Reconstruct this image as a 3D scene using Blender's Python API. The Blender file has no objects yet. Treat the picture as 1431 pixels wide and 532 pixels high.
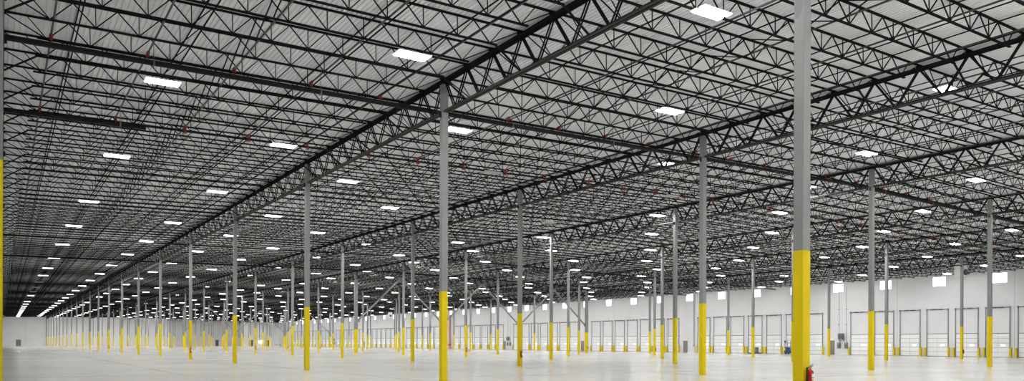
import bpy, math, random
from mathutils import Vector, Matrix
random.seed(7)
SC = bpy.context.scene
COL = SC.collection

# ------------------------------------------------------------------ place constants (metres)
F_PX, YAW, HOR, ROLL, EYE = 1072.66, 0.58613, 479.69, 0.003332, 1.5748
S, Y0, X1, W = 16.6572, 10.6695, 14.8181, 15.0270
PITCH = S / 9.0
YELLOW = 3.6576
XR = [-0.125] + [X1 + W * i for i in range(6)]        # column rows, left to right
XWALL, YFAR, XLEFT, YNEAR = 108.2, 361.3, -15.2, -14.0
NK = 22                                                # columns per row

def zg(x):                                             # centre of the girders' top chord: the roof's two slopes
    return 12.55 - (0.015 * (44.9 - x) if x < 44.9 else 0.017 * (x - 44.9))

def proj(x, y, z):
    c, s = math.cos(YAW), math.sin(YAW)
    d = y * c + x * s
    u = x * c - y * s
    if d < 0.3:
        return None
    dx, dy = F_PX * u / d, -F_PX * (z - EYE) / d
    return (715.5 + dx * math.cos(ROLL) - dy * math.sin(ROLL), HOR + dx * math.sin(ROLL) + dy * math.cos(ROLL), d)

def in_frame(x, y, z, m=40):
    q = proj(x, y, z)
    return q is not None and -m < q[0] < 1431 + m and -m < q[1] < 532 + m

ONES = ['', 'first', 'second', 'third', 'fourth', 'fifth', 'sixth', 'seventh', 'eighth', 'ninth', 'tenth', 'eleventh', 'twelfth', 'thirteenth',
        'fourteenth', 'fifteenth', 'sixteenth', 'seventeenth', 'eighteenth', 'nineteenth']
TENS = {2: ('twentieth', 'twenty'), 3: ('thirtieth', 'thirty'), 4: ('fortieth', 'forty'), 5: ('fiftieth', 'fifty'), 6: ('sixtieth', 'sixty'),
        7: ('seventieth', 'seventy'), 8: ('eightieth', 'eighty'), 9: ('ninetieth', 'ninety')}
def nth(n):
    if n < 20:
        return ONES[n]
    if n >= 100:
        return 'hundredth' if n == 100 else 'hundred-and-' + nth(n - 100)
    t, o = divmod(n, 10)
    return TENS[t][0] if o == 0 else TENS[t][1] + '-' + ONES[o]

# ------------------------------------------------------------------ materials
def new_mat(name):
    m = bpy.data.materials.new(name)
    m.use_nodes = True
    nt = m.node_tree
    return m, nt, nt.nodes['Principled BSDF']

def plain(name, col, rough=0.5, metal=0.0, vary=0.0, scale=3.0, spec=0.5):
    m, nt, b = new_mat(name)
    b.inputs['Base Color'].default_value = (*col, 1)
    b.inputs['Roughness'].default_value = rough
    b.inputs['Metallic'].default_value = metal
    b.inputs['Specular IOR Level'].default_value = spec
    if vary:
        tc = nt.nodes.new('ShaderNodeTexCoord')
        n = nt.nodes.new('ShaderNodeTexNoise')
        n.inputs['Scale'].default_value = scale
        n.inputs['Detail'].default_value = 4
        r = nt.nodes.new('ShaderNodeValToRGB')
        r.color_ramp.elements[0].position = 0.3
        r.color_ramp.elements[1].position = 0.7
        r.color_ramp.elements[0].color = (*[c * (1 - vary) for c in col], 1)
        r.color_ramp.elements[1].color = (*[min(1, c * (1 + vary)) for c in col], 1)
        nt.links.new(tc.outputs['Object'], n.inputs['Vector'])
        nt.links.new(n.outputs['Fac'], r.inputs['Fac'])
        nt.links.new(r.outputs['Color'], b.inputs['Base Color'])
    return m

def emit(name, col, strength):
    m, nt, b = new_mat(name)
    b.inputs['Base Color'].default_value = (*col, 1)
    b.inputs['Emission Color'].default_value = (*col, 1)
    b.inputs['Emission Strength'].default_value = strength
    return m

def math_node(nt, op, a, b=None):
    n = nt.nodes.new('ShaderNodeMath')
    n.operation = op
    for i, v in enumerate((a, b)):
        if v is None:
            continue
        if isinstance(v, (int, float)):
            n.inputs[i].default_value = v
        else:
            nt.links.new(v, n.inputs[i])
    return n.outputs[0]

def joint_mask(nt, coord, origin, step, half):
    """1 within HALF of a multiple of STEP from ORIGIN along a coordinate."""
    t = math_node(nt, 'SUBTRACT', coord, origin - step / 2)
    t = math_node(nt, 'FLOORED_MODULO', t, step)
    t = math_node(nt, 'SUBTRACT', t, step / 2)
    t = math_node(nt, 'ABSOLUTE', t)
    return math_node(nt, 'LESS_THAN', t, half)

def mat_floor():
    m, nt, b = new_mat('polished_concrete')
    tc = nt.nodes.new('ShaderNodeTexCoord')
    sp = nt.nodes.new('ShaderNodeSeparateXYZ')
    nt.links.new(tc.outputs['Object'], sp.inputs[0])
    n1 = nt.nodes.new('ShaderNodeTexNoise'); n1.inputs['Scale'].default_value = 0.10; n1.inputs['Detail'].default_value = 6
    n2 = nt.nodes.new('ShaderNodeTexNoise'); n2.inputs['Scale'].default_value = 1.3; n2.inputs['Detail'].default_value = 8
    nt.links.new(tc.outputs['Object'], n1.inputs['Vector']); nt.links.new(tc.outputs['Object'], n2.inputs['Vector'])
    s = math_node(nt, 'ADD', math_node(nt, 'MULTIPLY', n1.outputs['Fac'], 0.7), math_node(nt, 'MULTIPLY', n2.outputs['Fac'], 0.3))
    r = nt.nodes.new('ShaderNodeValToRGB')
    r.color_ramp.elements[0].position = 0.32; r.color_ramp.elements[0].color = (0.51, 0.50, 0.475, 1)
    r.color_ramp.elements[1].position = 0.68; r.color_ramp.elements[1].color = (0.565, 0.56, 0.535, 1)
    nt.links.new(s, r.inputs['Fac'])
    j1 = joint_mask(nt, sp.outputs['X'], X1 - W / 2, W / 2, 0.028)
    j2 = joint_mask(nt, sp.outputs['Y'], Y0 + S / 4, S / 2, 0.04)
    j = math_node(nt, 'MAXIMUM', j1, j2)
    mx = nt.nodes.new('ShaderNodeMix'); mx.data_type = 'RGBA'
    nt.links.new(j, mx.inputs[0]); nt.links.new(r.outputs['Color'], mx.inputs[6])
    mx.inputs[7].default_value = (0.14, 0.12, 0.10, 1)
    nt.links.new(mx.outputs[2], b.inputs['Base Color'])
    rr = nt.nodes.new('ShaderNodeMapRange')
    rr.inputs[1].default_value = 0.3; rr.inputs[2].default_value = 0.7; rr.inputs[3].default_value = 0.17; rr.inputs[4].default_value = 0.21
    nt.links.new(n1.outputs['Fac'], rr.inputs[0])
    nt.links.new(rr.outputs[0], b.inputs['Roughness'])
    return m

def mat_wall(name, col, axis, origin, step):
    m, nt, b = new_mat(name)
    tc = nt.nodes.new('ShaderNodeTexCoord')
    sp = nt.nodes.new('ShaderNodeSeparateXYZ')
    nt.links.new(tc.outputs['Object'], sp.inputs[0])
    n = nt.nodes.new('ShaderNodeTexNoise'); n.inputs['Scale'].default_value = 0.5; n.inputs['Detail'].default_value = 5
    nt.links.new(tc.outputs['Object'], n.inputs['Vector'])
    r = nt.nodes.new('ShaderNodeValToRGB')
    r.color_ramp.elements[0].position = 0.3; r.color_ramp.elements[0].color = (*[c * 0.95 for c in col], 1)
    r.color_ramp.elements[1].position = 0.7; r.color_ramp.elements[1].color = (*col, 1)
    nt.links.new(n.outputs['Fac'], r.inputs['Fac'])
    j = joint_mask(nt, sp.outputs[axis], origin, step, 0.02)
    mx = nt.nodes.new('ShaderNodeMix'); mx.data_type = 'RGBA'
    nt.links.new(j, mx.inputs[0]); nt.links.new(r.outputs['Color'], mx.inputs[6])
    mx.inputs[7].default_value = (*[c * 0.45 for c in col], 1)
    nt.links.new(mx.outputs[2], b.inputs['Base Color'])
    b.inputs['Roughness'].default_value = 0.7
    return m

LAMP = 190.0
M = dict(
    floor=mat_floor(),
    deck=plain('galvanised_deck', (0.87, 0.885, 0.90), 0.6, 0.0, 0.04, 0.4),
    steel=plain('dark_primed_steel', (0.0195, 0.0195, 0.020), 0.7, spec=0.0),
    chord=plain('lit_underside_steel_tone', (0.045, 0.044, 0.043), 0.65, spec=0.1),  # girder bottom chords: steel colour lightened to paint in their lit underside
    pipe=plain('black_pipe', (0.013, 0.013, 0.014), 0.5, spec=0.15),
    branch=plain('grey_pipe', (0.05, 0.05, 0.05), 0.4),
    red=plain('red_paint', (0.30, 0.018, 0.012), 0.4),
    colgrey=plain('grey_column_paint', (0.22, 0.22, 0.22), 0.5, 0, 0.05, 1.5),
    patch=plain('grey_primer', (0.17, 0.175, 0.19), 0.6),
    yellow=plain('yellow_safety_paint', (0.70, 0.53, 0.001), 0.6, 0, 0.04, 1.2, 0.2),
    plate=plain('galvanised_plate', (0.14, 0.14, 0.14), 0.5),
    wall_r=mat_wall('white_tilt_up_panel', (0.77, 0.77, 0.775), 'Y', 46.4, 15.49),
    wall_f=mat_wall('pale_far_wall', (0.86, 0.86, 0.86), 'X', 0.0, 7.5),
    wall_g=plain('grey_far_wall', (0.46, 0.46, 0.47), 0.7, 0, 0.04, 0.4),
    white=plain('white_enamel', (0.75, 0.75, 0.75), 0.4),
    lens_off=plain('unlit_diffuser', (0.55, 0.56, 0.55), 0.5),
    lens=emit('lit_diffuser', (1.0, 0.995, 0.985), LAMP),
    sidelens=emit('lit_diffuser_side', (1.0, 0.995, 0.985), LAMP * 0.42),
    door=plain('white_door_panel', (0.87, 0.87, 0.875), 0.45),
    seam=plain('dark_door_seam', (0.10, 0.10, 0.10), 0.7),
    track=plain('galvanised_track', (0.26, 0.27, 0.29), 0.5),
    shaft=plain('dark_spring_shaft', (0.035, 0.035, 0.035), 0.5),
    vision=emit('daylit_vision_pane', (1, 1, 1), 2.6),
    tan=plain('tan_door_paint', (0.24, 0.20, 0.155), 0.5),
    tanframe=plain('tan_frame_paint', (0.17, 0.145, 0.115), 0.5),
    grey=plain('grey_enclosure', (0.17, 0.18, 0.18), 0.45),
    darkgrey=plain('dark_grey_plastic', (0.045, 0.048, 0.052), 0.5),
    black=plain('black_rubber', (0.012, 0.012, 0.012), 0.6),
    blue=plain('blue_paint', (0.012, 0.06, 0.17), 0.4),
    exred=plain('extinguisher_red', (0.42, 0.008, 0.010), 0.25),
    paper=plain('label_paper', (0.72, 0.72, 0.68), 0.5),
    labelyellow=plain('label_yellow', (0.65, 0.55, 0.10), 0.5),
    chrome=plain('bright_metal', (0.6, 0.6, 0.6), 0.25, 1.0),
    exitsign=emit('exit_face', (1.0, 0.62, 0.62), 0.55),
    exitletter=plain('exit_letter_red', (0.6, 0.02, 0.03), 0.5),
    wood=plain('pale_wood', (0.36, 0.25, 0.15), 0.7, 0, 0.15, 4),
    screen=emit('lit_opening', (1, 1, 1), 1.5),
    frame=plain('window_frame_grey', (0.30, 0.31, 0.33), 0.5),
)
def mat_glass():
    m, nt, b = new_mat('window_glass')
    b.inputs['Base Color'].default_value = (0.95, 0.97, 1, 1)
    b.inputs['Transmission Weight'].default_value = 1.0
    b.inputs['Roughness'].default_value = 0.0
    b.inputs['IOR'].default_value = 1.10
    return m
M['glass'] = mat_glass()

# ------------------------------------------------------------------ mesh building
class MB:
    def __init__(self):
        self.v, self.f, self.mi = [], [], []
    def hexa(self, pts, mi=0, caps=True):
        o = len(self.v)
        self.v += [tuple(p) for p in pts]
        fs = [(0, 1, 5, 4), (1, 2, 6, 5), (2, 3, 7, 6), (3, 0, 4, 7)]
        if caps:
            fs += [(3, 2, 1, 0), (4, 5, 6, 7)]
        self.f += [tuple(o + i for i in q) for q in fs]
        self.mi += [mi] * len(fs)
    def box(self, x0, x1, y0, y1, z0, z1, mi=0):
        self.hexa([(x0, y0, z0), (x1, y0, z0), (x1, y1, z0), (x0, y1, z0), (x0, y0, z1), (x1, y0, z1), (x1, y1, z1), (x0, y1, z1)], mi)
        return self
    def bar(self, p, q, w, h=None, up=(0, 0, 1), caps=True, mi=0):
        p, q = Vector(p), Vector(q)
        h = w if h is None else h
        d = (q - p).normalized()
        u = Vector(up)
        if abs(d.dot(u)) > 0.99:
            u = Vector((1, 0, 0))
        r = d.cross(u).normalized()
        u = r.cross(d)
        a, b = r * (w / 2), u * (h / 2)
        self.hexa([p - a - b, p + a - b, p + a + b, p - a + b, q - a - b, q + a - b, q + a + b, q - a + b], mi, caps)
        return self
    def tube(self, p, q, r, n=10, r2=None, mi=0):
        p, q = Vector(p), Vector(q)
        r2 = r if r2 is None else r2
        d = (q - p).normalized()
        u = Vector((0, 0, 1)) if abs(d.z) < 0.9 else Vector((1, 0, 0))
        a = d.cross(u).normalized(); b = d.cross(a)
        o = len(self.v)
        for c, rad in ((p, r), (q, r2)):
            for i in range(n):
                t = 2 * math.pi * i / n
                self.v.append(tuple(c + a * (rad * math.cos(t)) + b * (rad * math.sin(t))))
        for i in range(n):
            j = (i + 1) % n
            self.f.append((o + i, o + n + i, o + n + j, o + j)); self.mi.append(mi)
        self.f.append(tuple(o + i for i in range(n))); self.mi.append(mi)
        self.f.append(tuple(o + n + i for i in reversed(range(n)))); self.mi.append(mi)
        return self
    def lathe(self, prof, c=(0, 0, 0), n=20, mi=0):
        o = len(self.v)
        for r, z in prof:
            for i in range(n):
                t = 2 * math.pi * i / n
                self.v.append((c[0] + r * math.cos(t), c[1] + r * math.sin(t), c[2] + z))
        for k in range(len(prof) - 1):
            for i in range(n):
                j = (i + 1) % n
                self.f.append((o + k * n + i, o + k * n + j, o + (k + 1) * n + j, o + (k + 1) * n + i)); self.mi.append(mi)
        self.f.append(tuple(o + i for i in reversed(range(n)))); self.mi.append(mi)
        self.f.append(tuple(o + (len(prof) - 1) * n + i for i in range(n))); self.mi.append(mi)
        return self
    def path(self, pts, r, n=8):
        for a, b in zip(pts, pts[1:]):
            self.tube(a, b, r, n)
        return self
    def mesh(self, name, *mats):
        me = bpy.data.meshes.new(name)
        me.from_pydata(self.v, [], self.f)
        for m in mats:
            me.materials.append(m)
        if len(mats) > 1:
            me.polygons.foreach_set('material_index', self.mi)
        me.update()
        return me

def put(name, me, parent=None, loc=(0, 0, 0), rot=None):
    o = bpy.data.objects.new(name, me)
    COL.objects.link(o)
    o.location = loc
    if rot:
        o.rotation_euler = rot
    if parent is not None:
        o.parent = parent
    return o

def tag(o, label, cat, group=None, kind='thing'):
    o['label'] = label
    o['category'] = cat
    o['kind'] = kind
    if group:
        o['group'] = group
    return o

def thing(name, label, cat, loc=(0, 0, 0), group=None, rot=None, kind='thing'):
    o = bpy.data.objects.new(name, None)
    COL.objects.link(o)
    o.location = loc
    o.empty_display_size = 0.2
    if rot:
        o.rotation_euler = rot
    return tag(o, label, cat, group, kind)

def assemble(name, parts, label, cat, loc, group, rot=None, kind='thing'):
    """A thing from shared part meshes: parts = [(part name, mesh)] or [(part name, mesh, [(sub-part name, mesh)])]."""
    t = thing(name, label, cat, loc, group, rot, kind)
    for p in parts:
        c = put(p[0], p[1], t)
        for sname, sme in (p[2] if len(p) > 2 else ()):
            put(sname, sme, c)
    return t

# ------------------------------------------------------------------ the room
fl = MB(); fl.box(XLEFT - .3, XWALL + .3, YNEAR - .3, YFAR + .3, -0.3, 0.0)
tag(put('floor', fl.mesh('floor', M['floor'])), 'polished grey concrete warehouse floor with thin saw-cut joints', 'floor', kind='structure')

# corrugated roof deck: real flutes running away from the camera, following the two slopes
dk = MB()
pitch, prof = 0.165, [(0.0, 0.0), (0.108, 0.0), (0.114, 0.052), (0.159, 0.052)]
xs = []
x = XLEFT
while x < XWALL:
    for dx, dz in prof:
        xs.append((x + dx, zg(x + dx) + 0.192 + dz))
    x += pitch
for x, z in xs:
    dk.v.append((x, YNEAR, z)); dk.v.append((x, YFAR, z))
for i in range(len(xs) - 1):
    dk.f.append((2 * i, 2 * i + 1, 2 * i + 3, 2 * i + 2)); dk.mi.append(0)
tag(put('ceiling', dk.mesh('ceiling', M['deck'])), 'pale corrugated metal roof deck above the dark joists', 'ceiling', kind='structure')
rf = MB()
for a, b in ((XLEFT - .3, 44.9), (44.9, XWALL + .3)):
    za, zb = zg(a) + .30, zg(b) + .30
    rf.hexa([(a, YNEAR - .3, za), (b, YNEAR - .3, zb), (b, YFAR + .3, zb), (a, YFAR + .3, za),
             (a, YNEAR - .3, za + .2), (b, YNEAR - .3, zb + .2), (b, YFAR + .3, zb + .2), (a, YFAR + .3, za + .2)])
tag(put('roof', rf.mesh('roof', M['deck'])), 'flat roof build-up lying on the corrugated deck', 'roof', kind='structure')

# windows: one above every second dock-door slot
SLOT0, SLOT = 48.37, 3.872
WIN = [SLOT0 - 0.15 + 2 * SLOT * n for n in range(-1, 40)]
WZ0, WZ1, WHALF = 9.66, 11.03, 0.95
wr = MB()
wr.box(XWALL, XWALL + .3, YNEAR, YFAR, -.3, WZ0)
wr.box(XWALL, XWALL + .3, YNEAR, YFAR, WZ1, 12.2)
e = [YNEAR] + [v for c in WIN for v in (c - WHALF, c + WHALF)] + [YFAR]
for a, b in zip(e[0::2], e[1::2]):
    wr.box(XWALL, XWALL + .3, a, b, WZ0, WZ1)
tag(put('wall_right', wr.mesh('wall_right', M['wall_r'])), 'long white tilt-up concrete wall carrying the dock doors', 'wall', kind='structure')
wf = MB()
wf.box(XLEFT, 60.5, YFAR, YFAR + .3, -.3, 13.0)
wf.box(60.5, 91.9, YFAR, YFAR + .3, -.3, 13.0, 1)
wf.box(91.9, XWALL, YFAR, YFAR + .3, -.3, 13.0)
tag(put('wall_far', wf.mesh('wall_far', M['wall_f'], M['wall_g'])), 'pale far end wall with one grey stretch', 'wall', kind='structure')
wl = MB(); wl.box(XLEFT - .3, XLEFT, YNEAR, YFAR, -.3, 12.6)
tag(put('wall_left', wl.mesh('wall_left', M['wall_f'])), 'pale wall beyond the leftmost column row', 'wall', kind='structure')
wn = MB(); wn.box(XLEFT, XWALL, YNEAR - .3, YNEAR, -.3, 13.0)
tag(put('wall_near', wn.mesh('wall_near', M['wall_f'])), 'pale wall behind the camera', 'wall', kind='structure')

fm = MB()
for (a, b, c, d) in ((-WHALF, WHALF, WZ0, WZ0 + .05), (-WHALF, WHALF, WZ1 - .05, WZ1), (-WHALF, -WHALF + .05, WZ0, WZ1), (WHALF - .05, WHALF, WZ0, WZ1)):
    fm.box(XWALL + .05, XWALL + .13, a, b, c, d)
win_frame = fm.mesh('window_frame', M['frame'])
win_pane = MB().box(XWALL + .08, XWALL + .09, -WHALF, WHALF, WZ0, WZ1).mesh('window_pane', M['glass'])
n = 0
for c in WIN:
    if not any(in_frame(XWALL, c + d, 10.3, 5) for d in (-.9, .9)):
        continue
    n += 1
    assemble('window_%d' % n, [('window_frame', win_frame), ('pane', win_pane)],
             'bright high square window, %s from the right along the white dock wall' % nth(n), 'window', (0, c, 0), 'clerestory windows above the dock doors', kind='structure')

# ------------------------------------------------------------------ columns
def column_parts(w, h):
    a = w / 2
    sh = MB().box(-a, a, -a, a, YELLOW, h - 0.03).mesh('shaft', M['colgrey'])
    pb = MB().box(-a - .002, a + .002, -a - .002, a + .002, 0.0, YELLOW).mesh('painted_base', M['yellow'])
    cp = MB().box(-a - .08, a + .08, -a - .05, a + .05, h - 0.03, h).mesh('cap_plate', M['steel'])
    sd = MB()
    sd.box(-a - .09, a + .09, -.012, .012, h - 1.36, h - 1.12)
    return [('shaft', sh), ('painted_base', pb), ('cap_plate', cp), ('gusset', sd.mesh('gusset', M['steel']))]

ROWNAME = ['%s row from the left' % nth(r + 1) for r in range(7)]
for r in range(7):
    h = zg(XR[r]) - 0.085
    thin = column_parts(0.25, h)
    fat = None
    for k in range(NK):
        braced = r >= 3 and k in (6, 14)
        if braced and fat is None:
            fat = column_parts(0.46, h)
        if not in_frame(XR[r], Y0 + S * k, 2.0, 60):
            continue
        lab = 'steel column with yellow base, %s back in the %s' % (nth(k + 1), ROWNAME[r])
        if braced:
            lab = 'thick braced column with yellow base, %s back in the %s' % (nth(k + 1), ROWNAME[r])
        t = assemble('steel_column', fat if braced else thin, lab, 'column', (XR[r], Y0 + S * k, 0), 'steel columns with yellow bases in the %s' % ROWNAME[r])
        if r == 1 and k == 0:
            pm = MB()
            pts = [(-.10, 9.02), (-.05, 8.88), (.03, 8.80), (.09, 8.84), (.11, 9.05), (.10, 9.28), (.03, 9.30), (-.03, 9.36), (-.09, 9.52), (-.115, 9.40)]
            pm.v = [(-.1262, y, z) for y, z in pts] + [(-.1245, y, z) for y, z in pts]
            nn = len(pts)
            pm.f = [tuple(range(nn))] + [(i, nn + i, nn + (i + 1) % nn, (i + 1) % nn) for i in range(nn)]
            pm.mi = [0] * (nn + 1)
            p = put('primer_patch', pm.mesh('primer_patch', M['patch']), t)
            p['label'] = 'darker grey primer smear near the column top'

# ------------------------------------------------------------------ joist girders along the rows
GD = 1.20
def girder_parts():
    tc, bc, wb = MB(), MB(), MB()
    for s in (-1, 1):
        tc.box(s * .03 if s > 0 else -.15, .15 if s > 0 else -.03, 0, S, -.015, .06)
        tc.box(s * .03 if s > 0 else -.055, .055 if s > 0 else -.03, 0, S, -.075, -.015)
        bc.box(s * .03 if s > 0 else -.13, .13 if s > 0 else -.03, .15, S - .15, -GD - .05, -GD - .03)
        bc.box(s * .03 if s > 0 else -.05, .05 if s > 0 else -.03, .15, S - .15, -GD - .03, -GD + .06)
    for j in range(9):
        ya, yb, ym = j * PITCH, (j + 1) * PITCH, (j + .5) * PITCH
        ya += .16 if j == 0 else .04
        yb -= .16 if j == 8 else .04
        for s in (-1, 1):
            wb.bar((s * .045, ya, -.03), (s * .045, ym - .05, -GD), .055, .032, up=(1, 0, 0), caps=False)
            wb.bar((s * .045, yb, -.03), (s * .045, ym + .05, -GD), .055, .032, up=(1, 0, 0), caps=False)
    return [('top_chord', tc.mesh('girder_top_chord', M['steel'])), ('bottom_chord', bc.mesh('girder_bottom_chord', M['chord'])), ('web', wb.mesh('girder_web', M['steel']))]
GP = girder_parts()
for r in range(7):
    n = 0
    for k in range(-1, NK - 1):
        y = Y0 + S * k
        z = zg(XR[r])
        if not any(in_frame(XR[r], y + S * q / 6, z - d, 30) for q in range(7) for d in (0, GD)):
            continue
        n += 1
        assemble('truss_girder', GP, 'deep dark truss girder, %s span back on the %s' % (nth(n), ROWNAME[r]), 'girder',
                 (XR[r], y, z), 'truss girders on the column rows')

# ------------------------------------------------------------------ open-web joists across the bays
JD = 0.64
def joist_shape(L, brace_l, brace_r, slope, detail=True):
    """Local frame: origin at the left bearing, x along the joist, z=0 at the top chord centre."""
    tc, bc, wb, kl, kr = MB(), MB(), MB(), MB(), MB()
    n = round((L - 2.6) / 1.24)
    st = (L - 2.6) / n
    bn = [1.3 + i * st for i in range(n + 1)]
    tn = [1.3 + (i + .5) * st for i in range(n)]
    tn = [bn[0] - .55] + tn + [bn[-1] + .55]
    if detail:
        for s in (-1, 1):
            tc.box(0, L, min(s * .010, s * .054), max(s * .010, s * .054), .022, .034)
            tc.box(0, L, min(s * .010, s * .018), max(s * .010, s * .018), -.024, .022)
            bc.box(bn[0] - .28, bn[-1] + .28, min(s * .010, s * .052), max(s * .010, s * .052), -JD - .028, -JD - .016)
            bc.box(bn[0] - .28, bn[-1] + .28, min(s * .010, s * .018), max(s * .010, s * .018), -JD - .016, -JD + .026)
        tc.box(-.02, .16, -.06, .06, -.075, -.036)
        tc.box(L - .16, L + .02, -.06, .06, -.075, -.036)
    else:
        tc.hexa([(0, -.052, -.020), (0, .052, -.020), (0, .052, .034), (0, -.052, .034), (L, -.052, -.020), (L, .052, -.020), (L, .052, .034), (L, -.052, .034)], 0, False)
        a, b = bn[0] - .28, bn[-1] + .28
        bc.hexa([(a, -.05, -JD - .028), (a, .05, -JD - .028), (a, .05, -JD + .022), (a, -.05, -JD + .022), (b, -.05, -JD - .028), (b, .05, -JD - .028), (b, .05, -JD + .022), (b, -.05, -JD + .022)], 0, False)
    dt, vt = .032, .026
    wb.bar((.12, 0, -.02), (bn[0], 0, -JD), dt, caps=False)
    wb.bar((L - .12, 0, -.02), (bn[-1], 0, -JD), dt, caps=False)
    wb.bar((tn[0], 0, 0), (bn[0], 0, -JD), vt, caps=False)
    wb.bar((tn[-1], 0, 0), (bn[-1], 0, -JD), vt, caps=False)
    for i in range(n):
        wb.bar((bn[i], 0, -JD), (tn[i + 1], 0, 0), dt, caps=False)
        wb.bar((tn[i + 1], 0, 0), (bn[i + 1], 0, -JD), dt, caps=False)
    for x in bn[1:-1]:
        wb.bar((x, 0, -JD), (x, 0, 0), vt, caps=False)
    drop = -GD - .155
    if brace_l:
        kl.bar((bn[0] - .2, 0, -JD), (.06, 0, drop), .06, .05, caps=detail)
    if brace_r:
        kr.bar((bn[-1] + .2, 0, -JD), (L - .06, 0, drop), .06, .05, caps=detail)
    return tc, bc, wb, kl, kr

NB = 7                                                                  # bays between the first row and the dock wall
BAY = []
for b in range(NB):
    xa = XR[b]
    xb = XR[b + 1] if b < 6 else XWALL - .02
    za, zb = zg(xa) + .155, zg(xb) + .155
    BAY.append((xa, xb, za, zb, math.hypot(xb - xa, zb - za), math.atan2(zb - za, xb - xa)))
BAYNAME = ['%s bay from the left' % nth(b + 1) for b in range(NB)]
cand = []
for b in range(NB):
    xa, xb, za, zb, L, ang = BAY[b]
    cnt = 0
    for jj in range(-9, 9 * (NK - 1) + 1):
        y = Y0 + jj * PITCH
        score = 0
        for q in range(13):
            t = q / 12
            x, z = xa + (xb - xa) * t, za + (zb - za) * t
            p = proj(x, y, z - .3)
            if p and -30 < p[0] < 1461 and -30 < p[1] < 532:
                score += 1 / p[2]
        if score > 0:
            cnt += 1
            cand.append((score, b, jj, cnt, y))
cand.sort(key=lambda c: -c[0])
NEAR = cand[:300]
FARJ = cand[300:]
JM = {}
def joist_parts(b, braced):
    key = (b, braced)
    if key not in JM:
        xa, xb, za, zb, L, ang = BAY[b]
        tc, bc, wb, kl, kr = joist_shape(L, braced, braced and b < 6, ang)
        ps = [('top_chord', tc.mesh('joist_top_chord', M['steel'])), ('bottom_chord', bc.mesh('joist_bottom_chord', M['steel'])), ('web', wb.mesh('joist_web', M['steel']))]
        if braced:
            ps.append(('knee_brace', kl.mesh('knee_brace', M['steel'])))
            if b < 6:
                ps.append(('knee_brace', kr.mesh('knee_brace', M['steel'])))
        JM[key] = ps
    return JM[key]
for sc_, b, jj, cnt, y in NEAR:
    xa, xb, za, zb, L, ang = BAY[b]
    braced = (jj % 9) in (2, 4, 6, 8)
    assemble('bar_joist', joist_parts(b, braced), 'dark open-web joist, %s back in the %s' % (nth(cnt), BAYNAME[b]), 'joist',
             (xa, y, za), 'open-web joists under the roof deck', (0, -ang, 0))
fj = MB()
xa, xb = XLEFT + .02, XR[0]                                             # the bay left of the first row, behind its columns
BAY.append((xa, xb, zg(xa) + .155, zg(xb) + .155, math.hypot(xb - xa, zg(xb) - zg(xa)), math.atan2(zg(xb) - zg(xa), xb - xa)))
FARJ += [(0, NB, jj, 0, Y0 + jj * PITCH) for jj in range(4, 9 * (NK - 1) + 1)]
for b in range(NB + 1):
    xa, xb, za, zb, L, ang = BAY[b]
    ca, sa = math.cos(ang), math.sin(ang)
    for braced in (False, True):
        shp = joist_shape(L, braced, braced and b < 6, ang, False)
        V, Fc = [], []
        for m in shp:
            o = len(V); V += m.v; Fc += [tuple(o + i for i in q) for q in m.f]
        V = [(xa + v[0] * ca - v[2] * sa, v[1], za + v[0] * sa + v[2] * ca) for v in V]
        for sc_, b2, jj, cnt, y in FARJ:
            if b2 != b or ((jj % 9) in (2, 4, 6, 8)) != braced:
                continue
            o = len(fj.v)
            fj.v += [(v[0], v[1] + y, v[2]) for v in V]
            fj.f += [tuple(o + i for i in q) for q in Fc]
fj.mi = [0] * len(fj.f)
tag(put('bar_joists', fj.mesh('bar_joists', M['steel'])), 'mass of dark open-web joists far back under the roof', 'joists', kind='stuff')

# bridging angles running across the joists
for b in range(NB):
    xa, xb, za, zb, L, ang = BAY[b]
    for i, fr in enumerate((.14, .36, .47, .68, .86)):
        x = xa + (xb - xa) * fr
        z = zg(x) + .155
        t = thing('joist_bridging', 'thin dark bridging across joists, %s line in the %s' % (nth(i + 1), BAYNAME[b]), 'bridging', (x, 0, z), 'bridging lines across the joists')
        y0 = max(0.5, xa * .42)
        if i == 2:                                                      # crossed bridging at midspan
            c1, c2 = MB(), MB()
            for jj in range(-9, 9 * (NK - 1)):
                y = Y0 + jj * PITCH
                if y > y0:
                    c1.bar((-.02, y, .0), (-.02, y + PITCH, -JD), .034, caps=False)
                    c2.bar((.02, y, -JD), (.02, y + PITCH, .0), .034, caps=False)
            put('cross_angle', c1.mesh('cross_angle', M['steel']), t); put('cross_angle', c2.mesh('cross_angle', M['steel']), t)
        else:
            put('top_angle', MB().box(-.018, .018, y0, YFAR, -.065, -.030).mesh('top_angle', M['steel']), t)
            put('bottom_angle', MB().box(-.018, .018, y0, YFAR, -JD + .026, -JD + .06).mesh('bottom_angle', M['steel']), t)

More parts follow.
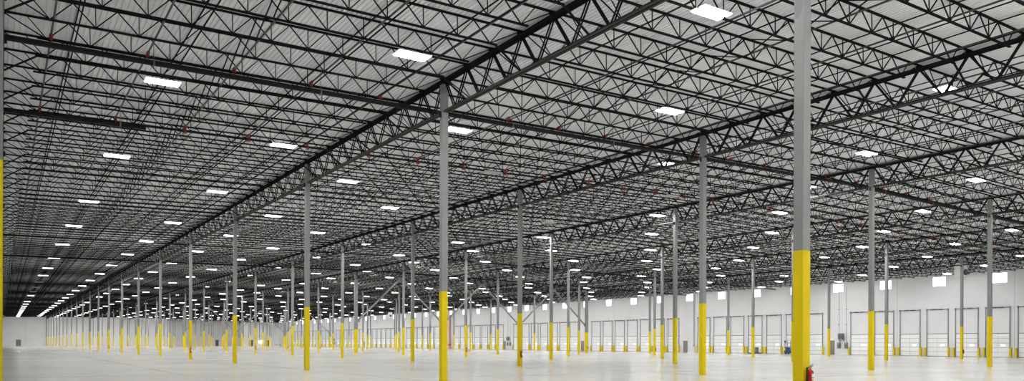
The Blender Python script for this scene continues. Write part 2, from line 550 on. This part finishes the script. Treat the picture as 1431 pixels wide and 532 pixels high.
# ------------------------------------------------------------------ sprinkler pipes
MAINS = [29.15, 38.25, 82.9, 102.7, 150.0, 205.0]
for i, y in enumerate(MAINS):
    m = MB(); hg = MB()
    xs = [XR[0] + .15, 44.9, XWALL - .1]
    zz = [zg(v) - .66 for v in xs]
    t = thing('sprinkler_main', 'thick black sprinkler main under the joists, %s from the camera' % nth(i + 1), 'pipe', (0, y, 0), 'black sprinkler mains crossing the building')
    rad = .10 if i < 2 else .085
    if i == 1:                                                          # this main steps down to a thin pipe after the first third of the bay
        m.tube((xs[0], 0, zz[0]), (5.4, 0, zg(5.4) - .66), rad, 12)
        m.tube((5.4, 0, zg(5.4) - .58), (xs[1], 0, zg(xs[1]) - .56), .04, 12); m.tube((xs[1], 0, zg(xs[1]) - .56), (xs[2], 0, zg(xs[2]) - .56), .04, 12)
    else:
        m.tube((xs[0], 0, zz[0]), (xs[1], 0, zz[1]), rad, 12); m.tube((xs[1], 0, zz[1]), (xs[2], 0, zz[2]), rad, 12)
    put('pipe', m.mesh('main_pipe', M['pipe']), t)
    for b in range(NB):
        for q in (.3, .7):
            x = BAY[b][0] + (BAY[b][1] - BAY[b][0]) * q
            if i == 1 and x > 5.4:
                hg.bar((x, 0, zg(x) - .56), (x, 0, zg(x) + .16), .02)
                continue
            hg.bar((x, .0, zg(x) - .57), (x, .0, zg(x) + .16), .02)
            hg.bar((x, .11, zg(x) - .66), (x, -.11, zg(x) - .66), .05, .22)
    put('hangers', hg.mesh('main_hangers', M['plate']), t)
OFF = [1.42, 4.30, 7.20, 10.08, 13.0]
nl = 0
for b in range(NB):
    for o in OFF + ([16.2] if b == 6 else []):
        x = BAY[b][0] + o
        nl += 1
        zb = zg(x) - .36
        t = thing('sprinkler_branch', 'slim grey sprinkler branch pipe with red couplings, %s line from the left' % nth(nl), 'pipe', (x, 0, zb), 'sprinkler branch pipes')
        put('pipe', MB().tube((0, max(1, x * .42), 0), (0, YFAR - .3, 0), .033, 8).mesh('branch_pipe', M['branch']), t)
        for y in MAINS:
            if not in_frame(x, y, zb, 10):
                continue
            rs = MB()
            rs.tube((0, y + .02, -.21), (0, y + .02, .0), .03, 8)
            ri = put('riser', rs.mesh('riser', M['branch']), t)
            cu = MB()
            cu.tube((0, y + .02, -.13), (0, y + .02, -.05), .06, 10)
            cu.tube((0, y - .10, 0), (0, y + .14, 0), .06, 10)
            cu.tube((-.13 + .13, y + .02, -.30), (0, y + .02, -.215), .105, 10)
            c = put('coupling', cu.mesh('coupling', M['red']), ri)
            c['label'] = 'red coupling'

# ------------------------------------------------------------------ high-bay lights
LINES = [(5.0, 0), (11.72, 1), (17.76, 0), (24.02, 1), (31.45, 0), (38.75, 1), (44.0, 0), (50.6, 1), (58.3, 0), (65.0, 1), (72.5, 0), (77.15, 1), (84.8, 0), (91.2, 1), (97.7, 0), (103.85, 1)]
EV = [-12.9, -5.0, 2.85, 11.17, 18.62, 27.1, 34.37, 42.4, 50.5, 58.5, 65.8, 73.9]
OD = [-8.6, -0.7, 7.15, 15.0, 22.68, 31.2, 38.72, 46.0, 54.2, 62.0, 69.9]
while EV[-1] < 182: EV.append(EV[-1] + 7.87)
while OD[-1] < 182: OD.append(OD[-1] + 7.87)
UNLIT = {(3, 3), (4, 4), (4, 5), (5, 3), (5, 4)} | {(0, i) for i in range(11, 14)}
def fixture_parts(lit):
    hs = MB()
    for s in (-1, 1):
        y0, y1 = (.05, .29) if s > 0 else (-.29, -.05)
        hs.box(-.61, .61, y0, y1, .045, .065)
        hs.box(-.61, .61, y0 + .07, y1 - .07, .065, .085)
    hs.box(-.42, .42, -.05, .05, .05, .11)
    ln = []
    for s in (-1, 1):
        y0, y1 = (.055, .285) if s > 0 else (-.285, -.055)
        m = MB()
        m.hexa([(-.56, y0 + .03, 0), (.56, y0 + .03, 0), (.56, y1 - .03, 0), (-.56, y1 - .03, 0), (-.605, y0, .045), (.605, y0, .045), (.605, y1, .045), (-.605, y1, .045)], 1)
        m.mi[4] = 0                                                     # the flat underside
        ln.append(m.mesh('diffuser', M['lens'] if lit else M['lens_off'], M['sidelens'] if lit else M['lens_off']))
    hw = MB()
    for sx in (-1, 1):
        hw.bar((sx * .40, 0, .11), (sx * .40, 0, .14), .03)
        hw.box(sx * .40 - .02, sx * .40 + .02, -.075, .075, .135, .145)
    return [('housing', hs.mesh('light_housing', M['white'])), ('diffuser', ln[0]), ('diffuser', ln[1]), ('hanger', hw.mesh('light_hanger', M['chrome']))]
LIT, OFFP = fixture_parts(True), fixture_parts(False)
lights = []
for li, (x, odd) in enumerate(LINES):
    c = 0
    for i, idx in enumerate(OD if odd else EV):
        y = Y0 + idx * PITCH
        if y > YFAR - 4 or y < YNEAR + .5:
            continue
        z = zg(x) - .63
        vis = in_frame(x, y, z, 5)
        if not vis and not (x < 70 and y < 50):
            continue
        if vis:
            c += 1
        p = proj(x, y, z)
        lights.append((p[2] if vis else 0, li, i, x, y, z, vis, c))
lights.sort()
farl = []
inview = 0
for d, li, i, x, y, z, vis, c in lights:
    lit = (li, i) not in UNLIT
    if vis and inview >= 300:
        farl.append((x, y, z, lit)); continue
    inview += vis
    if vis:
        lab = '%s high-bay light, %s back in the %s line from the left' % ('lit' if lit else 'unlit white', nth(c), nth(li + 1))
    else:
        lab = 'high-bay light outside the picture, %s line from the left, %s from the near wall' % (nth(li + 1), nth(i + 1))
    assemble('ceiling_light', LIT if lit else OFFP, lab, 'ceiling light', (x, y, z), 'high-bay lights under the joists', (0, -(.015 if x < 44.9 else -.017), 0))
if farl:
    m = MB()
    for x, y, z, lit in farl:
        for s in (-1, 1):
            y0, y1 = (.05, .29) if s > 0 else (-.29, -.05)
            m.box(x - .61, x + .61, y + y0, y + y1, z + .045, z + .065, 0)
            o = len(m.mi)
            m.box(x - .6, x + .6, y + y0 + .01, y + y1 - .01, z, z + .045, 2 if lit else 0)
            m.mi[o + 4] = 1 if lit else 0
        for sx in (-.4, .4):
            m.box(x + sx - .004, x + sx + .004, y - .05, y + .05, z + .07, z + .14, 0)
    tag(put('ceiling_lights', m.mesh('ceiling_lights', M['white'], M['lens'], M['sidelens'])), 'farthest rows of tiny glowing high-bay lights', 'ceiling lights', kind='stuff')

# ------------------------------------------------------------------ brace frames between thick columns
for k in (6, 14):
    y = Y0 + S * k
    fname = 'nearer' if k == 6 else 'farther'
    for r in (3, 4, 5):
        xm = (XR[r] + XR[r + 1]) / 2
        for s, xc in ((1, XR[r]), (-1, XR[r + 1])):
            m = MB()
            p, q = Vector((xc + s * .27, y, 4.95)), Vector((xm - s * .12, y, zg(xm) - .75))
            d = (q - p).normalized()
            m.bar(p + d * .25, q - d * .2, .20, .20)
            g = MB()
            g.box(xc + s * .235 if s > 0 else xc - .62, xc + .62 if s > 0 else xc - .235, y - .012, y + .012, 4.78, 5.35)
            t = thing('diagonal_brace', 'grey diagonal brace, %s braced line, rising %s from the %s' % (fname, 'right' if s > 0 else 'left', ROWNAME[r if s > 0 else r + 1]),
                      'brace', (0, 0, 0), 'diagonal braces between thick columns')
            put('tube', m.mesh('brace_tube', M['colgrey']), t)
            put('gusset', g.mesh('brace_gusset', M['colgrey']), t)
            g2 = MB(); g2.box(xm - .45 if s > 0 else xm + .02, xm - .02 if s > 0 else xm + .45, y - .012, y + .012, zg(xm) - 1.1, zg(xm) - .45)
            put('gusset', g2.mesh('brace_gusset', M['colgrey']), t)

# ------------------------------------------------------------------ fire extinguishers on columns
def extinguisher_parts():
    b = MB().lathe([(.062, 0), (.075, .012), (.078, .03), (.078, .36), (.070, .405), (.048, .435), (.028, .452), (.024, .47)], n=24)
    def wrap(r, z0, z1, a0, a1, n=12):                                  # a label bent round the front of the cylinder
        m = MB()
        for i in range(n + 1):
            t = math.radians(a0 + (a1 - a0) * i / n)
            for rr in (.0775, r):
                for z in (z0, z1):
                    m.v.append((rr * math.cos(t), rr * math.sin(t), z))
        for i in range(n):
            o = 4 * i
            m.f += [(o + 2, o + 6, o + 7, o + 3), (o + 1, o + 3, o + 7, o + 5), (o, o + 4, o + 6, o + 2)]
            m.mi += [0, 0, 0]
        m.f += [(0, 2, 3, 1), (4 * n, 4 * n + 1, 4 * n + 3, 4 * n + 2)]; m.mi += [0, 0]
        return m
    lb = wrap(.0800, .20, .345, -118, -20)
    ly = wrap(.0800, .13, .185, -118, -20)
    vl = MB()
    vl.tube((0, 0, .465), (0, 0, .515), .020, 10); vl.tube((0, 0, .5), (.0, -.045, .505), .014, 8)
    hd = MB()
    hd.bar((-.02, 0, .515), (.105, 0, .545), .022, .010); hd.bar((-.02, 0, .53), (.10, 0, .585), .022, .008)
    hs = MB().path([(-.02, 0, .495), (-.075, .01, .505), (-.105, .01, .46), (-.108, .005, .30), (-.100, 0, .12)], .011)
    nz = MB().tube((-.100, 0, .13), (-.098, 0, .03), .015, 10, .021)
    br = MB()
    br.box(-.03, .03, .079, .095, .02, .50); br.lathe([(.081, .235), (.081, .255)], n=24)
    gg = MB().tube((0, -.015, .49), (0, -.04, .49), .018, 12)
    return [('cylinder', b.mesh('cylinder', M['exred']), [('label_band', lb.mesh('label_band', M['paper'])), ('label_band', ly.mesh('label_band', M['labelyellow']))]),
            ('valve', vl.mesh('valve', M['chrome']), [('gauge', gg.mesh('gauge', M['paper']))]), ('handle', hd.mesh('handle', M['darkgrey'])),
            ('hose', hs.mesh('hose', M['black']), [('nozzle', nz.mesh('nozzle', M['black']))]), ('bracket', br.mesh('bracket', M['black']))]
EXT = extinguisher_parts()
for r in range(1, 7):
    for k in range(NK):
        if k % 4 != (0 if r % 2 else 2) or not in_frame(XR[r], Y0 + S * k, 1, 0):
            continue
        hw = .23 if (r >= 3 and k in (6, 14)) else .125
        assemble('fire_extinguisher', EXT, 'red fire extinguisher on the %s column back in the %s' % (nth(k + 1), ROWNAME[r]), 'fire extinguisher',
                 (XR[r] + hw - .105, Y0 + S * k - hw - .09, .62), 'fire extinguishers on the columns').scale = (.9, .9, .9)

# ------------------------------------------------------------------ dock doors along the right wall
def dock_parts():
    D = 1.45                                                            # half the width between tracks
    w0 = XWALL - .055
    back = MB().box(w0 + .02, XWALL - .002, -D + .06, D - .06, .0, 3.11)
    pn = MB()
    for i in range(5):
        for s in (-1, 1):
            y0, y1 = (.012, D - .08) if s > 0 else (-D + .08, -.012)
            pn.box(w0, w0 + .022, y0, y1, .045 + i * .612, .045 + (i + 1) * .612 - .03)
    tp = MB().box(w0 - .008, XWALL - .002, -D + .05, D - .05, 3.105, 3.15)
    vs = MB().box(w0 - .006, w0 + .002, -.92, -.40, 1.47, 1.64)
    bt = MB().box(w0 - .006, w0 + .02, -D + .08, D - .08, .0, .045)
    ps = [('door_panel', pn.mesh('door_panel', M['door']), [('vision_pane', vs.mesh('vision_pane', M['vision'])), ('bottom_seal', bt.mesh('bottom_seal', M['black']))]),
          ('door_backing', back.mesh('door_backing', M['seam'])), ('top_seal', tp.mesh('top_seal', M['seam']))]
    for s in (-1, 1):
        t = MB()
        y = s * D
        t.box(XWALL - .12, XWALL - .11, y - .035, y + .035, .0, 6.45)
        t.box(XWALL - .11, XWALL - .003, y + s * .045 - .006, y + s * .045 + .006, .0, 6.45)
        t.box(XWALL - .11, XWALL - .003, y - s * .035 - .006, y - s * .035 + .006, .0, 6.45)
        for i in range(11):
            t.box(XWALL - .125, XWALL - .003, y - .06, y + .06, .3 + i * .6, .345 + i * .6)
        t.box(XWALL - .26, XWALL - .003, y - .07, y + .07, 6.38, 6.58)
        ps.append(('track', t.mesh('door_track', M['track'])))
    sh = MB()
    sh.tube((XWALL - .17, -D, 6.48), (XWALL - .17, D, 6.48), .045, 10)
    sh.tube((XWALL - .17, -D * .55, 6.48), (XWALL - .17, -.08, 6.48), .075, 10)
    sh.tube((XWALL - .17, .08, 6.48), (XWALL - .17, D * .55, 6.48), .075, 10)
    ps.append(('spring_shaft', sh.mesh('spring_shaft', M['shaft'])))
    return ps
DK = dock_parts()
GUARD = MB()
GUARD.box(XWALL - .34, XWALL - .32, -.10, .10, 0, 1.22)
GUARD.box(XWALL - .32, XWALL - .005, -.10, -.08, 0, 1.22)
GUARD.box(XWALL - .32, XWALL - .005, .08, .10, 0, 1.22)
guard_me = GUARD.mesh('track_guard', M['yellow'])
GAPS = set(range(6, 80, 8))
nd = 0
for s_ in range(-1, 76):
    if s_ in GAPS:
        continue
    yc = SLOT0 + s_ * SLOT
    if not any(in_frame(XWALL, yc + d, 1, 5) for d in (-1.4, 1.4)):
        continue
    nd += 1
    assemble('door_%d' % nd, DK, 'white sectional dock door with tall tracks, %s from the right' % nth(nd), 'dock door', (0, yc, 0), 'dock doors in the white wall', kind='structure')
    for side, sg in (('right', -1), ('left', 1)):
        if in_frame(XWALL, yc + sg * 1.62, .6, 0):
            g = put('track_guard', guard_me, None, (0, yc + sg * 1.60, 0))
            tag(g, 'yellow track guard, %s foot of the %s dock door from the right' % (side, nth(nd)), 'guard', 'yellow track guards beside the dock doors')

# personnel doors, signs and equipment in the gaps between dock doors
def person_door(name, y0, label, withsign=True, signlabel=''):
    global nd
    nd += 1
    fr = MB()
    fr.box(XWALL - .06, XWALL - .002, y0 - .06, y0, 0, 2.2); fr.box(XWALL - .06, XWALL - .002, y0 + .95, y0 + 1.01, 0, 2.2); fr.box(XWALL - .06, XWALL - .002, y0 - .06, y0 + 1.01, 2.14, 2.2)
    t = thing('door_%d' % nd, label, 'door', (0, 0, 0), kind='structure')
    put('door_frame', fr.mesh('door_frame', M['tanframe']), t)
    d = put('door_leaf', MB().box(XWALL - .045, XWALL - .002, y0, y0 + .95, .01, 2.14).mesh('door_leaf', M['tan']), t)
    h = MB(); h.tube((XWALL - .045, y0 + .08, 1.02), (XWALL - .10, y0 + .08, 1.02), .015, 8); h.bar((XWALL - .10, y0 + .08, 1.02), (XWALL - .10, y0 + .2, 1.02), .018)
    put('handle', h.mesh('door_handle', M['chrome']), d)
    if withsign:
        s = thing('exit_sign', signlabel, 'exit sign', (XWALL - .04, y0 + .47, 2.42), 'exit signs over the tan doors')
        b = put('sign_box', MB().box(-.02, .038, -.19, .19, -.10, .10).mesh('sign_box', M['exitsign']), s)
        L = MB()
        def stroke(y0, z0, y1, z1):
            L.bar((-.0225, -y0, z0), (-.0225, -y1, z1), .016, .004, up=(1, 0, 0))
        h = .062
        for st in ((-.15, -h, -.15, h), (-.15, h, -.095, h), (-.15, 0, -.10, 0), (-.15, -h, -.095, -h), (-.07, -h, -.005, h), (-.07, h, -.005, -h),
                   (.035, -h, .035, h), (.075, h, .15, h), (.1125, h, .1125, -h)):
            stroke(*st)
        put('lettering', L.mesh('exit_lettering', M['exitletter']), b)
person_door('a', 72.02, 'tan personnel door beside the grey electrical boxes, nearest on the white wall', True, 'small pink exit sign over the nearest tan personnel door')
person_door('b', 102.85, 'tan personnel door between dock doors, second from the right on the white wall', True, 'small pink exit sign over the second tan door from the right')
person_door('c', 133.9, 'tan personnel door between dock doors, third from the right on the white wall', False)
person_door('d', 165.95, 'tan personnel door between dock doors, fourth from the right on the white wall', False)
person_door('e', 258.4, 'tan personnel door far back along the white wall between dock doors', False)

def elec(y, label_at, n):
    # wall transformer on a bracket with two switch boxes and conduits
    xw = XWALL
    t = thing('transformer', 'grey wall-mounted transformer box above the switch boxes %s' % label_at, 'transformer', (0, y, 0), 'transformers on the dock wall')
    b = MB().box(xw - .62, xw - .10, -.38, .34, 2.48, 3.30)
    put('cabinet', b.mesh('transformer_cabinet', M['grey']), t)
    lv = MB()
    for i in range(5):
        lv.box(xw - .63, xw - .62, -.30, .26, 2.62 + i * .07, 2.65 + i * .07)
    put('louvre', lv.mesh('louvre', M['darkgrey']), t)
    br = MB()
    for s in (-.33, .30):
        br.bar((xw - .60, s, 2.455), (xw - .004, s, 2.455), .05); br.bar((xw - .58, s, 2.45), (xw - .02, s, 2.12), .04); br.box(xw - .05, xw - .002, s - .025, s + .025, 2.05, 3.2)
    put('bracket', br.mesh('transformer_bracket', M['darkgrey']), t)
    for j, (dy, side) in enumerate(((.50, 'left'), (-.72, 'right'))):
        e_ = thing('switch_box', 'grey switch box, %s of the pair %s' % (side, label_at), 'electrical box', (0, y + dy, 0), 'switch boxes on the dock wall')
        c = put('box_body', MB().box(xw - .20, xw - .003, -.24, .24, 1.0, 1.9).mesh('box_body', M['grey']), e_)
        put('box_cover', MB().box(xw - .212, xw - .20, -.215, .215, 1.04, 1.86).mesh('box_cover', M['grey']), e_)
        put('switch_handle', MB().box(xw - .24, xw - .20, -.275, -.245, 1.35, 1.62).mesh('switch_handle', M['darkgrey']), e_)
        put('rating_plate', MB().box(xw - .214, xw - .212, -.08, .06, 1.66, 1.78).mesh('rating_plate', M['paper']), e_)
        m = MB().tube((xw - .05, 0, 1.9), (xw - .05, 0, 10.5), .022, 8)
        m.box(xw - .03, xw - .002, -.2, .2, 4.65, 4.70); m.box(xw - .03, xw - .002, -.2, .2, 7.0, 7.05)
        put('conduit', m.mesh('conduit', M['plate']), e_)
elec(70.65, 'by the nearest tan door', 1)
elec(164.4, 'by the fourth tan door', 2)
elec(288.6, 'far back along the dock wall', 3)

t = thing('wall_conduit', 'pair of thin grey conduits running up the white wall beside the second tan door', 'conduit', (0, 101.1, 0))
for dy in (-.12, .12):
    put('conduit', MB().tube((XWALL - .04, dy, 0.0 if dy < 0 else 1.4), (XWALL - .04, dy, 11.0), .03, 8).mesh('conduit', M['plate']), t)
put('outlet_box', MB().box(XWALL - .10, XWALL - .003, .02, .22, 1.2, 1.42).mesh('outlet_box', M['grey']), t)

for i, (y, side) in enumerate(((195.25, 'left'), (194.55, 'right'))):
    t = thing('fire_riser', 'dark red sprinkler riser pipe standing at the white wall, %s one of the pair' % side, 'riser pipe', (XWALL - .45, y, 0), 'red riser pipes at the dock wall')
    put('riser_pipe', MB().tube((0, 0, 0), (0, 0, 11.0), .11, 12).mesh('riser_pipe', M['red']), t)
    v = MB(); v.tube((0, 0, .9), (0, 0, 1.5), .17, 12); v.tube((0, 0, 1.2), (-.35, 0, 1.2), .05, 8); v.tube((-.35, 0, 1.2), (-.38, 0, 1.2), .16, 14)
    put('control_valve', v.mesh('control_valve', M['red']), t)

# ------------------------------------------------------------------ machines by the doors
def scissor_lift():
    cx, cy = 104.6, 77.3
    t = thing('scissor_lift', 'blue scissor lift with railed platform parked by the dock doors behind the nearest column', 'scissor lift', (cx, cy, 0))
    b = MB().box(-.38, .38, -.9, .9, .16, .55); b.box(-.36, .36, -.86, .86, .55, .62)
    put('chassis', b.mesh('lift_chassis', M['blue']), t)
    for sx in (-1, 1):
        for sy in (-1, 1):
            put('wheel', MB().tube((sx * .30, sy * .66, .2), (sx * .42, sy * .66, .2), .2, 16).mesh('lift_wheel', M['black']), t)
    sc = MB()
    for sx in (-.28, .28):
        for z in (.64, .78, .92):
            sc.bar((sx, -.8, z), (sx, .8, z + .12), .05, .07); sc.bar((sx + .05, .8, z), (sx + .05, -.8, z + .12), .05, .07)
    put('scissor_stack', sc.mesh('scissor_stack', M['blue']), t)
    pf = MB().box(-.38, .38, -.9, .9, 1.07, 1.17)
    p = put('platform', pf.mesh('lift_platform', M['blue']), t)
    rl = MB()
    for z in (1.72, 2.22):
        for a, c in (((-.37, -.88), (.37, -.88)), ((.37, -.88), (.37, .88)), ((.37, .88), (-.37, .88)), ((-.37, .88), (-.37, -.88))):
            rl.bar((*a, z), (*c, z), .035)
    for x_ in (-.37, .37):
        for y_ in (-.88, -.3, .3, .88):
            rl.bar((x_, y_, 1.17), (x_, y_, 2.24), .035)
    put('guard_rail', rl.mesh('guard_rail', M['grey']), p)
    put('control_box', MB().box(-.46, -.38, .55, .85, 1.85, 2.15).mesh('control_box', M['darkgrey']), p)
scissor_lift()

def pallet_truck():
    cx, cy = 105.2, 84.3
    t = thing('pallet_truck', 'grey pallet truck with low black forks standing before a dock door', 'pallet truck', (cx, cy, 0))
    b = MB().box(-.36, .36, -.05, .42, .12, 1.05); b.box(-.33, .33, .02, .40, 1.05, 1.12)
    put('battery_housing', b.mesh('battery_housing', M['grey']), t)
    put('drive_base', MB().box(-.36, .36, -.75, .42, .06, .20).mesh('drive_base', M['black']), t)
    for sx in (-1, 1):
        f = MB(); f.box(sx * .2 - .09, sx * .2 + .09, .42, 1.65, .07, .15)
        put('fork', f.mesh('fork', M['black']), t)
        put('wheel', MB().tube((sx * .2 - .04, 1.5, .06), (sx * .2 + .04, 1.5, .06), .06, 12).mesh('wheel', M['black']), t)
    put('wheel', MB().tube((-.06, -.45, .11), (.06, -.45, .11), .11, 14).mesh('wheel', M['black']), t)
    h = MB(); h.bar((0, -.5, .2), (0, -1.0, 1.05), .045); h.bar((-.2, -1.02, 1.1), (.2, -1.02, 1.1), .04)
    put('tiller', h.mesh('tiller', M['darkgrey']), t)
pallet_truck()

def heater(loc, label, w=1.0, hh=1.5):
    x, y, z = loc
    t = thing('unit_heater', label, 'heater', loc, 'unit heaters hung from the roof')
    put('cabinet', MB().box(-w / 2, w / 2, -w / 2, w / 2, -hh / 2, hh / 2).mesh('heater_cabinet', M['white']), t)
    lv = MB()
    for i in range(7):
        lv.box(-w / 2 - .02, -w / 2, -w * .42, w * .42, -hh * .38 + i * hh * .12, -hh * .38 + i * hh * .12 + .04)
    put('louvre', lv.mesh('heater_louvre', M['white']), t)
    put('fan_housing', MB().tube((-.1, -w / 2 - .16, -hh * .18), (-.1, -w / 2, -hh * .18), w * .34, 18).mesh('fan_housing', M['darkgrey']), t)
    rd = MB()
    for sx in (-.4, .4):
        for sy in (-.4, .4):
            rd.bar((sx * w, sy * w, hh / 2), (sx * w, sy * w, zg(x) + .15 - z), .02)
    put('hanger_rods', rd.mesh('hanger_rods', M['plate']), t)
heater((91.6, 44.9, 10.15), 'white unit heater hung near the roof behind the third column of the seventh row')
heater((95.5, 209.0, 9.9), 'small white unit heater hung under the roof far back near the dock wall', .9, 1.6)

# ------------------------------------------------------------------ far end wall things
def far_door(x0, x1, z1, mat, label, cat='door'):
    global nd
    nd += 1
    t = thing('door_%d' % nd, label, cat, (0, 0, 0), kind='structure')
    f = MB(); f.box(x0 - .08, x0, YFAR - .06, YFAR - .002, 0, z1 + .08); f.box(x1, x1 + .08, YFAR - .06, YFAR - .002, 0, z1 + .08); f.box(x0 - .08, x1 + .08, YFAR - .06, YFAR - .002, z1, z1 + .08)
    put('door_frame', f.mesh('far_door_frame', M['darkgrey']), t)
    put('door_leaf', MB().box(x0, x1, YFAR - .05, YFAR - .002, .01, z1).mesh('far_door_leaf', mat), t)
far_door(4.55, 6.05, 2.35, M['tan'], 'small tan door at the left end of the far wall')
far_door(94.9, 96.3, 2.7, M['darkgrey'], 'tall dark door in the far wall, left one of two')
far_door(102.4, 103.7, 2.7, M['darkgrey'], 'tall dark door in the far wall, right one of two')
far_door(79.9, 81.1, 2.7, M['darkgrey'], 'dark doorway in the grey stretch of the far wall')
t = thing('window_%d' % 42, 'bright lit opening low in the far wall between two dark doors', 'window', (0, 0, 0), kind='structure')
put('pane', MB().box(98.8, 100.9, YFAR - .03, YFAR - .002, 1.35, 2.55).mesh('lit_pane', M['screen']), t)
f = MB(); f.box(98.72, 100.98, YFAR - .04, YFAR - .002, 1.27, 1.35); f.box(98.72, 100.98, YFAR - .04, YFAR - .002, 2.55, 2.63)
f.box(98.72, 98.80, YFAR - .04, YFAR - .002, 1.35, 2.55); f.box(100.90, 100.98, YFAR - .04, YFAR - .002, 1.35, 2.55)
put('window_frame', f.mesh('lit_frame', M['frame']), t)

def trestle(x, y, label):
    t = thing('work_table', label, 'table', (x, y, 0), 'wooden work tables at the far end')
    put('tabletop', MB().box(-1.1, 1.1, -.45, .45, .86, .94).mesh('tabletop', M['wood']), t)
    put('shelf', MB().box(-1.0, 1.0, -.4, .4, .3, .35).mesh('table_shelf', M['wood']), t)
    for sx in (-1, 1):
        for sy in (-1, 1):
            put('leg', MB().box(sx * 1.0 - .05, sx * 1.0 + .05, sy * .38 - .05, sy * .38 + .05, 0, .86).mesh('table_leg', M['wood']), t)
trestle(104.6, 350.0, 'brown work table standing before the far wall, left of two')
trestle(105.0, 336.0, 'brown work table standing before the far wall, right of two')

# ------------------------------------------------------------------ light outside, camera, view
w = bpy.data.worlds.new('overcast_daylight')
SC.world = w
w.use_nodes = True
w.node_tree.nodes['Background'].inputs[0].default_value = (0.92, 0.96, 1.0, 1)
w.node_tree.nodes['Background'].inputs[1].default_value = 3.0

cam = bpy.data.cameras.new('camera')
co = bpy.data.objects.new('camera', cam)
COL.objects.link(co)
co.matrix_world = Matrix.Translation((0, 0, EYE)) @ Matrix.Rotation(-YAW, 4, 'Z') @ Matrix.Rotation(math.pi / 2, 4, 'X') @ Matrix.Rotation(ROLL, 4, 'Z')
cam.sensor_width = 36.0
cam.lens = F_PX / 1431 * 36.0
cam.shift_y = (HOR - 266.0) / 1431
cam.clip_start = 0.05
cam.clip_end = 800
SC.camera = co

SC.view_settings.view_transform = 'Standard'
SC.view_settings.look = 'None'
SC.view_settings.gamma = 1.0
SC.view_settings.use_curve_mapping = False
SC.view_settings.exposure = 0.3
SC.cycles.use_denoising = True
SC.cycles.max_bounces = 8
SC.cycles.diffuse_bounces = 5
SC.cycles.glossy_bounces = 3
SC.cycles.transmission_bounces = 4
SC.cycles.sample_clamp_indirect = 10
SC.cycles.sample_clamp_direct = 8
